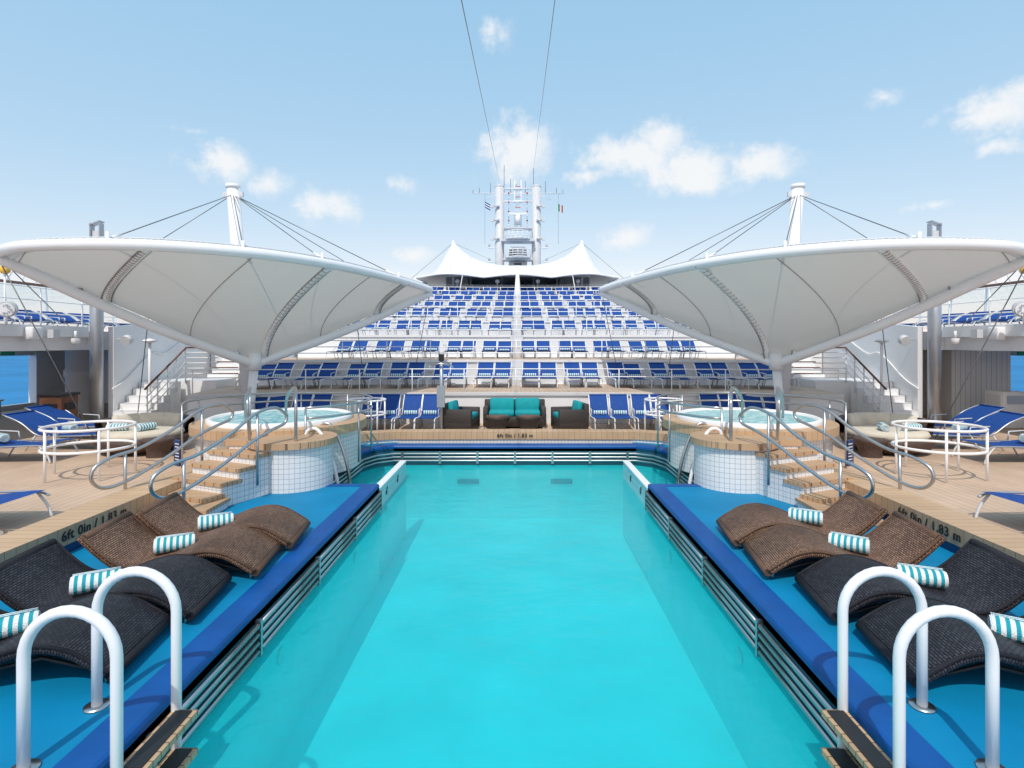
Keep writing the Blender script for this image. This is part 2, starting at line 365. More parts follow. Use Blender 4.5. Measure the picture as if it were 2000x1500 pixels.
for s in (-1,1):
    for z in (-.13,-.20,-.27,-.34):
        y=.6
        while y<8.8:
            y2=min(y+1.32,8.85); b.cyl((s*2.065,y,z),(s*2.065,y2,z),.02,STEEL,8); y=y2+.06
    y=.57
    while y<8.9: b.box((s*2.07,y,-.24),(.05,.035,.3),STEEL); y+=1.38
for z in (-.16,-.235,-.31):
    b.tube([(-3.06,9.1,z),(-3.06,11.5,z),(-2.9,11.92,z),(-2.58,12.15,z),(2.58,12.15,z),(2.9,11.92,z),(3.06,11.5,z),(3.06,9.1,z)],.02,STEEL,8)
for x in [-2.4+.8*i for i in range(7)]: b.box((x,12.15,-.24),(.05,.06,.26),STEEL)
b.obj('pool_overflow_rail')
for s in (-1,1):
    b=MB()
    poly=[(s*2.32,.4),(s*2.32,8.72),(s*3.32,8.72),(s*3.32,11.6),(s*3.1,12.2),(s*2.6,12.42),(s*2.6,12.9),(s*6,12.9),(s*6,.4)]
    b.prism(poly,-.08,0,BLUEDECK,RIM); b.obj('pool_shelf_deck')
    b=MB()
    inner=[(s*2.1,.4),(s*2.1,8.9),(s*3.1,8.9),(s*3.1,11.5),(s*2.95,11.95),(s*2.6,12.2),(0,12.2)]
    outer=[(s*2.33,.4),(s*2.33,8.71),(s*3.33,8.71),(s*3.34,11.6),(s*3.12,12.15),(s*2.65,12.45),(0,12.45)]
    k=len(b.v); m=len(inner)
    for (ax,ay),(cx,cy) in zip(inner,outer):
        b.v+=[(ax,ay,-.12),(ax,ay,-.025),(ax+(cx-ax)*.05,ay+(cy-ay)*.05,-.004),(ax+(cx-ax)*.14,ay+(cy-ay)*.14,.005),(cx,cy,.006),(cx,cy,-.1)]
    for i in range(m-1):
        for j in range(5):
            a=k+i*6+j; b.face([a,a+6,a+7,a+1],RIM)
    b.obj('pool_rim')
    b=MB(); b.box((s*2.16,9.98,-.9),(.10,2.15,1.25),PTILE); b.box((s*2.16,9.98,-.262),(.1,2.15,.02),PTILE); b.box((s*2.16,9.98,-.175),(.10,2.15,.15),PTILE); b.box((s*2.16,9.98,-.09),(.12,2.18,.02),WHITE)
    o=b.obj('pool_divider_wall')
    text("6'",(s*2.105,9.45,-.26),(math.pi/2,0,-s*math.pi/2),.17,BLACK,o); text("6'",(s*2.105,10.3,-.26),(math.pi/2,0,-s*math.pi/2),.17,BLACK,o)
# ------------------------------------------------------------------ decks
b=MB()
for s in (-1,1):
    b.prism([(s*4.95,-4),(s*4.95,9.2),(s*5.0,10.8),(s*3.7,11.0),(s*3.4,12.3),(s*2.8,12.75),(s*16,12.75),(s*16,-4)],-.4,.1,DECK)
b.prism([(-16,12.75),(16,12.75),(16,52),(-16,52)],-.4,.098,DECK)
b.prism([(-5.3,-4),(5.3,-4),(5.3,.3),(-5.3,.3)],-2.3,.099,DECK)
b.obj('deck_floor')
cz=.29
b=MB()
for s in (-1,1):
    b.band([(s*4.62,.4),(s*4.62,9.25)],0,-.44 if s>0 else .44,.10,cz,WOODX,WOODX)
    b.band([(s*4.64,.4),(s*4.64,9.2)],0,-.36 if s>0 else .36,-.02,.099,NAVY,NAVY)
far=[(-3.75,11.3),(-3.55,11.9),(-3.2,12.35),(-2.7,12.56),(0,12.6),(2.7,12.56),(3.2,12.35),(3.55,11.9),(3.75,11.3)]
b.band(far,0,.42,.07,.235,WOODX,WOODX); b.band(far,.03,.38,-.1,.069,TILE,TILE)
coam=b.obj('pool_coaming')
text("6ft 0in / 1.83 m",(0,12.575,.153),(math.pi/2,0,0),.115,BLACK,coam)
text("6ft 0in / 1.83 m",(-4.614,6.33,.195),(math.pi/2,0,math.pi/2),.14,BLACK,coam)
text("6ft 0in / 1.83 m",(4.614,6.32,.195),(math.pi/2,0,-math.pi/2),.14,BLACK,coam)

# ------------------------------------------------------------------ hot tubs
for s in (-1,1):
    cx,cy=s*4.28,10.5
    b=MB()
    b.lathe([(1.40,-.05),(1.40,.66)],(cx,cy,0),TILE,72)
    b.lathe([(1.38,.64),(1.50,.64),(1.50,.79),(1.22,.80)],(cx,cy,0),WOODX,72,smooth=False)
    b.lathe([(1.24,.78),(1.25,.86),(1.20,.88),(1.15,.86),(1.10,.70),(1.0,.3),(0.01,.2)],(cx,cy,0),WHITE,72)
    lx,ly=s*3.45,8.9
    b.lathe([(.60,-.02),(.60,.66)],(lx,ly,0),TILE,48)
    b.lathe([(.58,.64),(.66,.64),(.66,.735),(0.01,.738)],(lx,ly,0),WOOD,48,smooth=False)
    b.box((s*3.95,9.0,.31),(.7,.8,.66),TILE,rz=0); b.box((s*3.95,9.0,.69),(.8,.84,.085),WOOD)
    dx,dy=s*.40,-.92; ang=math.atan2(dy,dx)
    for i in range(4):
        px,py=s*3.97+dx*.27*(i+.6),8.55+dy*.27*(i+.6); zt=.60-.14*i
        b.box((px,py,(zt-.05)/2),(.27,.95,zt-.05),TILE,rz=ang); b.box((px,py,zt-.02),(.31,1.0,.05),WOOD,rz=ang)
    b.box((s*4.18,7.32,.045),(.75,.55,.09),TILE); b.box((s*4.18,7.32,.11),(.8,.6,.045),WOOD)
    b.box((s*4.05,6.98,.03),(.9,.3,.05),WOOD)
    b.box((s*5.45,9.22,.42),(.16,.03,.42),NAVY,rz=s*.55)
    for i in range(7): b.box((s*5.44,9.195,.57-.05*i),(.11,.012,.012),WHITE,rz=s*.55)
    b.obj('hot_tub')
    b=MB(); b.recalc=False; b.disc((cx,cy,.835),1.15,SPAW,64); b.obj('hot_tub_water')
    b=MB()
    a0=math.radians(-55 if s<0 else 235); a1=math.radians(215 if s<0 else -35)
    for z in (.98,1.15):
        pts=[]
        for i in range(49):
            a=a0+(a1-a0)*i/48; pts.append((cx+1.6*math.cos(a),cy+1.6*math.sin(a),z))
        b.tube(pts,.020,STEEL,8)
    for i in range(8):
        a=a0+(a1-a0)*i/7; b.cyl((cx+1.6*math.cos(a),cy+1.6*math.sin(a),.1),(cx+1.6*math.cos(a),cy+1.6*math.sin(a),1.15),.017,STEEL,8)
    for ox in (0,.72):
        x0=s*(3.25+ox); 
        b.tube(smoothpath([(x0,8.5+.1*ox,.70),(x0,8.5,1.2),(x0+s*.04,8.6,1.38),(x0+s*.2,9.0,1.48),(x0+s*.5,9.6,1.42),(x0+s*.75,10.0,1.22),(x0+s*.8,10.1,.87)],6),.024,STEEL,10)
        b.cyl((x0+s*.2,9.0,.7),(x0+s*.2,9.0,1.48),.018,STEEL,8)
    b.obj('hot_tub_handrail')
    b=MB()
    nx,ny=-dy,dx
    for side in (-.56,.56):
        def P(q,z,sd=side): return (s*3.97+dx*q+nx*sd*(1),8.55+dy*q+ny*sd*(1),z)
        pts=[P(-.15,1.15),P(.05,1.26),P(.4,1.20),P(.8,.98),P(1.25,.80),P(1.6,.74),P(1.82,.64),P(1.85,.48),P(1.7,.36),P(1.4,.40),P(.9,.60),P(.45,.82),P(.1,.94),P(-.12,1.0),P(-.18,1.08)]
        b.tube(smoothpath(pts,6,True),.022,STEEL,10,closed=True)
        b.cyl(P(1.45,.02),P(1.45,.76),.02,STEEL,8); b.cyl(P(.35,.2),P(.35,1.21),.02,STEEL,8)
    b.obj('step_handrail')

# ------------------------------------------------------------------ pool ladders
def hoop(b,x0,x1,y,zt,zb0,zb1,r=.032):
    R=abs(x1-x0)/2; cx=(x0+x1)/2; pts=[(x0,y,zb0)]
    sg=1 if x1>x0 else -1
    pts.append((x0,y,zt-R-.1))
    for i in range(17):
        a=math.pi-math.pi*i/16; pts.append((cx+sg*R*math.cos(a),y,zt-R+R*math.sin(a)))
    pts.append((x1,y,zt-R-.1)); pts.append((x1,y,zb1)); b.tube(pts,r,WHITE2,16)
for s in (-1,1):
    b=MB(); o_=.05 if s>0 else 0
    for y in (2.93,3.44): hoop(b,s*2.47+o_,s*1.99+o_,y,.82,.0,-1.3,.029)
    for z in (-.03,-.26,-.49,-.75):
        b.box((s*1.93+o_,3.185,z),(.15,.50,.035),WOOD); b.box((s*1.93+o_,3.185,z+.021),(.10,.46,.008),BLACK)
    for y in (2.93,3.44): b.lathe([(.03,.012),(.07,.012),(.07,.004)],(s*2.47+o_,y,0),STEEL,16)
    b.obj('pool_ladder')
    b=MB()
    for y in (9.15,9.75):
        b.tube(smoothpath([(s*3.35,y,0),(s*3.35,y,.62),(s*3.3,y,.8),(s*3.15,y,.8),(s*3.0,y,.55),(s*2.86,y,.1),(s*2.8,y,-.4),(s*2.8,y,-1.2)],5),.028,WHITE2 if y<9.5 else STEEL,10)
    for z in (-.2,-.5,-.8): b.box((s*2.85,9.45,z),(.12,.56,.03),STEEL)
    b.obj('pool_ladder')

# ------------------------------------------------------------------ wave loungers
def wave_mesh(mat):
    b=MB(); W=.76
    pr=[(0,0,.12),(.10,0,.19),(.26,0,.28),(.44,0,.31),(.64,0,.27),(.84,0,.195),(1.02,0,.175),(1.18,0,.225),(1.33,0,.345),(1.47,0,.49)]
    P=smoothpath(pr,5); n=len(P)-1
    nor=[]
    for i in range(len(P)):
        d=(P[min(i+1,n)]-P[max(i-1,0)]).normalized(); nor.append(Vector((-d.z,0,d.x)))
    hw=W/2
    prof=[(-hw+.03,0),(-hw/2,.004),(0,.005),(hw/2,.004),(hw-.03,0),(hw-.008,-.012),(hw,-.035),(hw-.008,-.06),(hw-.03,-.072),(0,-.072),(-hw+.03,-.072),(-hw+.008,-.06),(-hw,-.035),(-hw+.008,-.012)]
    k=len(prof); per=[0]
    for j in range(k): per.append(per[-1]+math.dist(prof[j],prof[(j+1)%k]))
    ls=[0]
    for i in range(n): ls.append(ls[-1]+(P[i+1]-P[i]).length)
    for i in range(n+1):
        for y,o in prof:
            q=P[i]+nor[i]*o; b.v.append((q.x,y,q.z))
    for i in range(n):
        for j in range(k):
            l=(j+1)%k
            b.face([i*k+j,(i+1)*k+j,(i+1)*k+l,i*k+l],mat,True,[(per[j],ls[i]),(per[j],ls[i+1]),(per[j+1],ls[i+1]),(per[j+1],ls[i])])
    b.face(list(range(k)),mat); b.face([n*k+j for j in range(k)],mat)
    for i in (0,n): b.tube([(P[i].x,-hw+.02,P[i].z-.035),(P[i].x,hw-.02,P[i].z-.035)],.037,mat,10)
    for e in (-1,1):
        b.tube([(P[i].x,e*(hw-.006),P[i].z-.01) for i in range(n+1)],.014,mat,6)
    for y in (-.28,.28):
        b.tube([(.06,y,.1),(.06,y,0)],.018,STEEL,8); b.tube([(1.0,y,.12),(1.02,y,0)],.018,STEEL,8)
        b.tube([(1.2,y,.2),(1.3,y,0)],.018,BLACK,8)
        b.tube([(.06,y,.06),(.45,y,.18),(1.0,y,.07),(1.3,y,.04)],.014,BLACK,6)
    return b.mesh('wave_lounger')
WB=wave_mesh(RATB); WK=wave_mesh(RATK)
def towel_mesh():
    b=MB(); L,r=.34,.072
    def fn(u,v):
        a=2*math.pi*v; rr=r*(1+.05*math.sin(2*a+u*3)+.015*math.sin(u*9)); 
        if u<.03 or u>.97: rr*=.93
        return ((u-.5)*L,rr*math.cos(a)*1.08,rr*math.sin(a)*.95+r)
    b.grid(fn,24,20,TOWEL,su=6.5,sv=1)
    for e in (-1,1):
        pts=[]
        for i in range(40):
            a=i*.5; rr=.006+.06*i/39; pts.append((e*(L/2-.003),rr*math.cos(a),r+rr*math.sin(a)*.92))
        b.tube(pts,.006,TOWEL,5)
        k=len(b.v)
        for i in range(20):
            a=2*math.pi*i/20; b.v.append((e*(L/2-.006),r*.95*math.cos(a)*1.06,r*.93*math.sin(a)+r))
        b.face([k+i for i in range(20)],TOWEL,False,[(.1,.1)]*20)
    b.tube([(-L/2+.01,.045,.136),(L/2-.01,.055,.132)],.012,TOWEL,6)
    return b.mesh('rolled_towel')
TW=towel_mesh()
for s,items in ((-1,[(WB,2.36,6.32,-.10),(WB,2.39,5.60,-.12),(WK,2.50,4.76,-.10),(WK,2.56,3.98,-.10)]),(1,[(WB,2.42,6.38,-.08),(WB,2.42,5.60,-.10),(WK,2.56,4.75,-.09),(WK,2.60,3.90,-.09)])):
    for i,(me,fx,fy,r) in enumerate(items):
        r+=random.uniform(-.015,.015)
        rz=(math.pi-r) if s<0 else r
        inst('wave_lounger',me,(s*fx,fy,0),rz)
        M=Matrix.Translation((s*fx,fy,0))@Matrix.Rotation(rz,4,'Z')
        p=M@Vector((.86,.0 if i%2 else .05,.19))
        inst('rolled_towel',TW,p,(.6 if s<0 else -.5)+random.uniform(-.15,.15))

# ------------------------------------------------------------------ sling sun loungers
def sling_mesh(towel,mat,tall=.46,name='sun_lounger',back=.42,W=.48,fr=WHITE2):
    b=MB()
    b.grid(lambda u,v:(-W/2+W*u+0,-.95+1.15*v,.30+.03*math.cos(v*6)),4,10,mat)
    ex=back
    b.grid(lambda u,v:(-W/2+W*u,.2+ex*v,.31+tall*v+.05*math.sin(v*3.14)),4,8,mat)
    for x in (-W/2-.012,W/2+.012):
        b.tube(smoothpath([(x,-.97,.26),(x,-.8,.31),(x,-.2,.29),(x,.2,.30),(x,.2+ex*.5,.36+tall*.5),(x,.2+ex,.32+tall)],4),.014,fr,7)
        b.tube(smoothpath([(x,-.85,.3),(x,-.95,.15),(x,-1.0,0)],4),.014,GREYW,7)
        b.tube([(x,.25,.3),(x,.42,0)],.014,GREYW,7); b.tube([(x,-.1,.3),(x,.05,0)],.012,GREYW,7)
        b.tube([(x,.2,.48),(x,-.1,.46),(x,-.12,.3)],.012,GREYW,7)
    b.tube([(-W/2,.2+ex,.32+tall),(W/2,.2+ex,.32+tall)],.018,mat,7)
    if towel:
        b.grid(lambda u,v:(-.17+.34*u,.10+.055*math.cos(2*math.pi*v),.375+.055*math.sin(2*math.pi*v)),10,10,TOWEL,su=5.5,sv=1)
        for x in (-.17,.17):
            k=len(b.v)
            for i in range(10): b.v.append((x,.10+.054*math.cos(i*.628),.375+.054*math.sin(i*.628)))
            b.face([k+i for i in range(10)],TOWEL,False,[(.1,.1)]*10)
    return b.mesh(name)
SL1=sling_mesh(True,SLING); SL0=sling_mesh(False,SLING)
SS=sling_mesh(False,SLING,tall=.38,back=.6,W=.54,fr=GALV)
# ------------------------------------------------------------------ amphitheatre
TD=[14.9,18.3,22,25.5,29,32.5,36,39.5,43]; TZ=[.9,1.66,2.5,3.19,3.82,4.42,5.0,5.58,6.07]
TWD=[8.2,8.35,8.2,8.05,7.9,7.7,7.5,7.2,6.9]
def ad_(x,d0): return d0-.010*x*x
b=MB()
for i,(d,z,wd) in enumerate(zip(TD,TZ,TWD)):
    arc=[(x*wd/12,ad_(x*wd/12,d)) for x in range(-12,13)]
    b.prism(arc+[(wd,d+(4.6 if i<8 else 12)),(-wd,d+(4.6 if i<8 else 12))],-.3+.001*i,z,WHITE)
    b.band(arc,-.05,.02,z-.07,z+.006,WHITE,GREYW if i==0 else WHITE)
    if i<2:
        b.band(arc,.02,3.0,z-.03,z+.012,DECK,DECK)
    for x in range(-6,7,3): 
        if i<4: b.box((x+.3,ad_(x+.3,d)-.004,z-.38),(.28,.02,.07),GREYW)
for i in range(1,9):
    d,z=TD[i],TZ[i]; z0=TZ[i-1]; st=4
    for k in range(st): b.box((0,d-.14-.25*(st-1-k),z0+(z-z0)*(k+1)/st/2),(.5,.26,(z-z0)*(k+1)/st-.01),GREYW)
b.obj('amphitheatre_terrace')
for i,(d,z,wd) in enumerate(zip(TD,TZ,TWD)):
    b=MB()
    arc=[(x*wd/12*.99,ad_(x*wd/12*.99,d+.06)) for x in range(-12,13)]
    for h in ((.22,.42,.62) if i<4 else (.25,.5)):
        if i==0 and h==.22: continue
        b.tube([(x,y,z+h) for x,y in arc],.013+.001*i,WHITE2,6)
    for x,y in arc[::2]: b.cyl((x,y,z),(x,y,z+(.62 if i<4 else .5)),.014+.001*i,WHITE2,6)
    b.obj('terrace_railing')
NP=[6,5,6,6,6,6,5,5]
for i in range(8):
    for k in range(NP[i]):
        for s in (-1,1):
            for e in (-.265,.265):
                x=s*(.70+1.31*k)+e; 
                if abs(x)>TWD[i]-.4: continue
                y=ad_(x,TD[i]+2.3)
                tw=random.random()<(.85 if i<3 else .6)
                inst('sun_lounger',SL1 if tw else SL0,(x+random.uniform(-.02,.02),y+random.uniform(-.06,.06),TZ[i]+.012),random.uniform(-.05,.05),(1,1,(.86,.80,.84,.90,.95,1,1,1)[i]*random.choice((1,1,1,.93))))
for x in (-3.62,-3.15,-2.6,-2.12,2.1,2.6,3.15,3.65,-4.9,-5.4,-6.0,-6.5,4.9,5.4,6.0,6.5):
    inst('sun_lounger',SL1 if abs(x)<4 else SL0,(x,14.05,.1),random.uniform(-.04,.04),(.92,.75,1.0))
for s in (-1,1):
    for (x,y,tw) in ((9.0,11.4,1),(9.3,10.2,1),(6.75,6.5,0),(9.6,12.6,0)):
        inst('sun_lounger',SS,(s*x,y,.1),s*math.radians(-90)+random.uniform(-.06,.06),(1.25,1.2,1.0))
        if tw: inst('rolled_towel',TW,(s*(x-.05),y+.05,.42),.5*s)
for s in (-1,1):
    b=MB()
    def wall(p,q,z0,z1,zb,th=.14,mat=WHITE):
        k=len(b.v); d=(Vector(q)-Vector(p)).normalized(); nx,ny=-d.y*th/2,d.x*th/2
        for (x,y,z) in ((p[0]-nx,p[1]-ny,zb),(q[0]-nx,q[1]-ny,zb),(q[0]-nx,q[1]-ny,z1),(p[0]-nx,p[1]-ny,z0),(p[0]+nx,p[1]+ny,zb),(q[0]+nx,q[1]+ny,zb),(q[0]+nx,q[1]+ny,z1),(p[0]+nx,p[1]+ny,z0)): b.v.append((x,y,z))
        for f in ((0,1,2,3),(4,5,6,7),(3,2,6,7),(0,3,7,4),(1,2,6,5),(0,1,5,4)): b.face([k+i for i in f],mat)
    wall((s*10.6,14.9),(s*10.6,21),2.62,3.3,.0)
    wall((s*10.55,21.08),(s*8.6,21.08),3.3,3.0,.0)
    wall((s*8.45,18.6),(s*8.3,25),2.3,3.7,0)
    wall((s*8.28,25.05),(s*7.0,43.5),3.7,6.9,0)
    b.obj('terrace_side_wall')
    b=MB()
    for i in range(6):
        b.box((s*(10.0-.0*i),14.7+.26*i,.1+.085*(i+1)),(1.0,.27,.17*(i+1)-.002*i),WHITE); b.box((s*10.0,14.57+.26*i,.17*(i+1)+.095),(1.0,.02,.012),GREYW)
    b.box((s*9.55,16.9,.6),(1.9,1.2,1.05),WHITE)
    for i in range(7):
        b.box((s*9.0,17.6+.27*i,(1.1+.17*(i+1))/2),(.95,.28,1.1+.17*(i+1)),WHITE); b.box((s*9.0,17.455+.27*i,1.1+.17*(i+1)),(.95,.012,.03),BRNWD)
    b.box((s*9.5,20.3,1.2),(2.0,1.5,2.35),WHITE)
    for xx in (9.45,):
        for h in (.3,.5,.7): b.tube([(s*xx,14.55,.1+h),(s*xx,16.3,1.15+h),(s*xx,16.4,1.15+h)],.016,WHITE2,6)
        b.tube([(s*xx,14.5,1.02),(s*xx,16.3,2.07),(s*8.5,16.4,2.07)],.026,BRNWD,8)
        for i in range(5): b.cyl((s*xx,14.6+.42*i,.1+.24*i),(s*xx,14.6+.42*i,1.06+.245*i),.018,WHITE2,6)
    for h in (.2,.35,.5,.65,.8): b.tube([(s*9.5,16.25,1.13+h),(s*8.5,16.25,1.13+h)],.015,WHITE2,6)
    for h in (.3,.55): b.tube([(s*8.5,17.4,1.13+h),(s*8.5,19.5,2.35+h)],.015,WHITE2,6)
    b.tube([(s*8.5,17.3,1.9),(s*8.5,19.5,3.15)],.024,BRNWD,8)
    b.tube(smoothpath([(s*10.5,14.8,1.0),(s*10.5,15.4,1.25),(s*10.5,16.4,1.9),(s*10.5,17.2,1.95),(s*10.5,19.5,3.1)],5),.022,WHITE2,8)
    b.obj('terrace_staircase')

# ------------------------------------------------------------------ promenade sides
for s in (-1,1):
    b=MB()
    b.prism([(s*11.2,-2),(s*11.2,14.85),(s*10.68,14.9),(s*10.68,24),(s*16.2,24),(s*16.2,-2)],2.02,2.5,WHITE)
    b.prism([(s*11.1,-2),(s*11.1,14.8),(s*11.3,14.8),(s*11.3,-2)],2.35,2.62,WHITE)
    b.box((s*15.9,11,.0),(.2,26,.5),WHITE); b.box((s*15.9,11,1.95),(.2,26,.3),WHITE)
    for y in (3,5.5,8,10.5,13,15.6): b.box((s*15.9,y,1.0),(.24,.22,1.8),WHITE,rx=.06)
    b.box((s*15.9,21.2,1.02),(.26,5.0,1.84),WHITE)
    b.box((s*13.2,20,1.05),(5.1,.2,1.9),GREYW)
    b.box((s*15.0,19.88,.95),(.9,.06,1.7),DARK); b.box((s*14.53,19.84,.95),(.06,.05,1.7),WHITE); b.box((s*15.47,19.84,.95),(.06,.05,1.7),WHITE); b.box((s*15.0,19.84,.95),(.04,.05,1.7),WHITE)
    b.obj('promenade_deck')
    b=MB(); 
    b.lathe([(.42,.1),(.42,1.15),(.46,1.2),(.46,1.4),(.42,1.42),(.42,2.02)],(s*13.1,17.2,0),GREYW,24); b.obj('service_pillar')
    b=MB(); b.cyl((s*10.75,14.6,.1),(s*10.75,14.6,4.85),.15,GALV,24)
    b.lathe([(.15,0),(.24,.01),(.24,.05),(.15,.06)],(s*10.75,14.6,.1),GALV,24)
    for e in (-.12,.12): b.box((s*10.75+e,14.6,5.06),(.025,.16,.42),GALV)
    b.box((s*10.75,14.62,4.98),(.21,.08,.2),GREYW); b.box((s*10.75,14.6,5.27),(.28,.2,.03),GALV,ry=s*.35)
    b.obj('light_column')
    b=MB()
    for i in range(11):
        y=8+1.5*i; b.tube([(s*15.2,y,2.5),(s*15.3,y,4.0),(s*14.9,y,4.6)],.035,WHITE2,8)
        if i<10: b.box((s*15.25,y+.75,3.35),(.02,1.42,1.3),GLASS)
    b.tube([(s*15.25,8,4.05),(s*15.25,23,4.05)],.045,BRNWD,8); b.tube([(s*14.9,8,4.6),(s*14.9,23,4.6)],.02,WHITE2,8)
    for i in range(30): b.cyl((s*15.22,8+.5*i,4.05),(s*14.95,8+.5*i,4.6),.01,WHITE2,5)
    b.obj('glass_windscreen')
    b=MB()
    for h in (.3,.6,.9): b.tube([(s*11.2,2,2.6+h),(s*11.2,14.7,2.6+h),(s*10.75,16,2.6+h),(s*10.7,20.5,2.9+h)],.014,WHITE2,6)
    for i in range(11): b.cyl((s*11.2,2+1.27*i,2.5),(s*11.2,2+1.27*i,3.5),.018,WHITE2,6)
    b.obj('promenade_railing')
    for i in range(7): inst('sun_lounger',SS,(s*13.4,11.5+1.15*i,2.52),s*math.radians(-75),(1.3,1.2,.9))
    b=MB()
    b.cyl((s*11.0,12.35,2.95),(s*10.9,12.2,2.92),.17,GREYW,20); b.cyl((s*10.9,12.2,2.92),(s*10.89,12.18,2.918),.14,WHITE2,20); b.cyl((s*11.1,12.4,2.6),(s*11.05,12.4,2.95),.02,WHITE2,6)
    for k in range(9): b.cyl((s*10.89+.09*math.cos(k*.7),12.17,2.92+.09*math.sin(k*.7)),(s*10.885+.09*math.cos(k*.7),12.15,2.92+.09*math.sin(k*.7)),.022,GALV,8)
    b.obj('floodlight')
    b=MB(); b.rbox((s*11.0,13.0,2.42),(.2,.3,.3),WHITE2,.04); b.box((s*10.95,13.5,2.42),(.14,.2,.2),GREYW); b.obj('loudspeaker')
    b=MB(); b.cyl((s*10.9,14.1,2.5),(s*10.9,14.1,2.3),.03,WHITE2,8); b.lathe([(.09,0),(.10,-.06),(.08,-.13),(.04,-.17),(.005,-.18)],(s*10.9,14.1,2.32),WHITE2,16); b.obj('security_camera')
    b=MB(); b.cyl((s*10.2,15.0,2.3),(s*10.2,14.85,2.25),.13,GREYW,16); b.cyl((s*10.5,15.0,2.3),(s*10.1,15.0,2.3),.02,GREYW,6); b.obj('floodlight')
    b=MB(); b.cyl((s*11.3,12.6,2.6),(s*11.3,12.6,3.75),.02,WHITE2,8); b.lathe([(.005,.14),(.07,.11),(.1,.04),(.1,-.02),(.06,-.06)],(s*11.3,12.6,3.8),YEL,16); b.obj('beacon_lamp')
    b=MB(); b.cyl((s*9.65,15.0+.0,.1),(s*9.65,15.0,2.25),.035,WHITE2,10); b.lathe([(.02,.12),(.16,.08),(.17,.04),(.05,0)],(s*9.65,15.0,2.2),WHITE2,20); b.cyl((s*9.65,15,.1),(s*9.65,15,.9),.055,WHITE2,10); b.obj('deck_lamp_post')
    b=MB(); b.box((s*14.2,15.9,1.93),(.35,.04,.14),GREEN); b.obj('exit_sign')
b=MB(); b.box((-10.5,13.1,.55),(.5,.5,.88),BRNWD); b.box((-10.5,13.1,1.02),(.56,.56,.06),BLACK); b.box((-10.24,13.1,.75),(.02,.3,.16),BLACK)
b.box((-10.5,12.84,.75),(.3,.02,.16),BLACK); b.box((-10.5,12.84,.4),(.4,.02,.3),BRNWD); b.obj('litter_bin',bevel=.01)
b=MB(); b.box((12.6,16.4,1.05),(1.6,2.0,1.9),SIDING); b.box((11.79,16.0,1.4),(.02,.3,.3),BLACK); b.obj('siding_cabin')
b=MB(); b.rbox((12.3,14.3,.55),(.55,.6,.9),WHITE,.03); b.box((12.01,14.3,.75),(.02,.4,.3),GREYW); b.box((12.3,13.99,.8),(.4,.02,.2),GALV); b.obj('ice_machine')
for s in (-1,1):
    b=MB()
    for i in range(5):
        b.box((s*15.3,12.6+.9*i,.3),(.5,.86,.4),CREAM); b.box((s*15.28,12.6+.9*i,.53),(.6,.9,.05),WHITE); b.box((s*15.04,12.6+.9*i,.3),(.02,.8,.34),GREYW); b.box((s*15.025,12.6+.9*i,.42),(.02,.2,.03),DARK)
    b.obj('storage_cabinet')

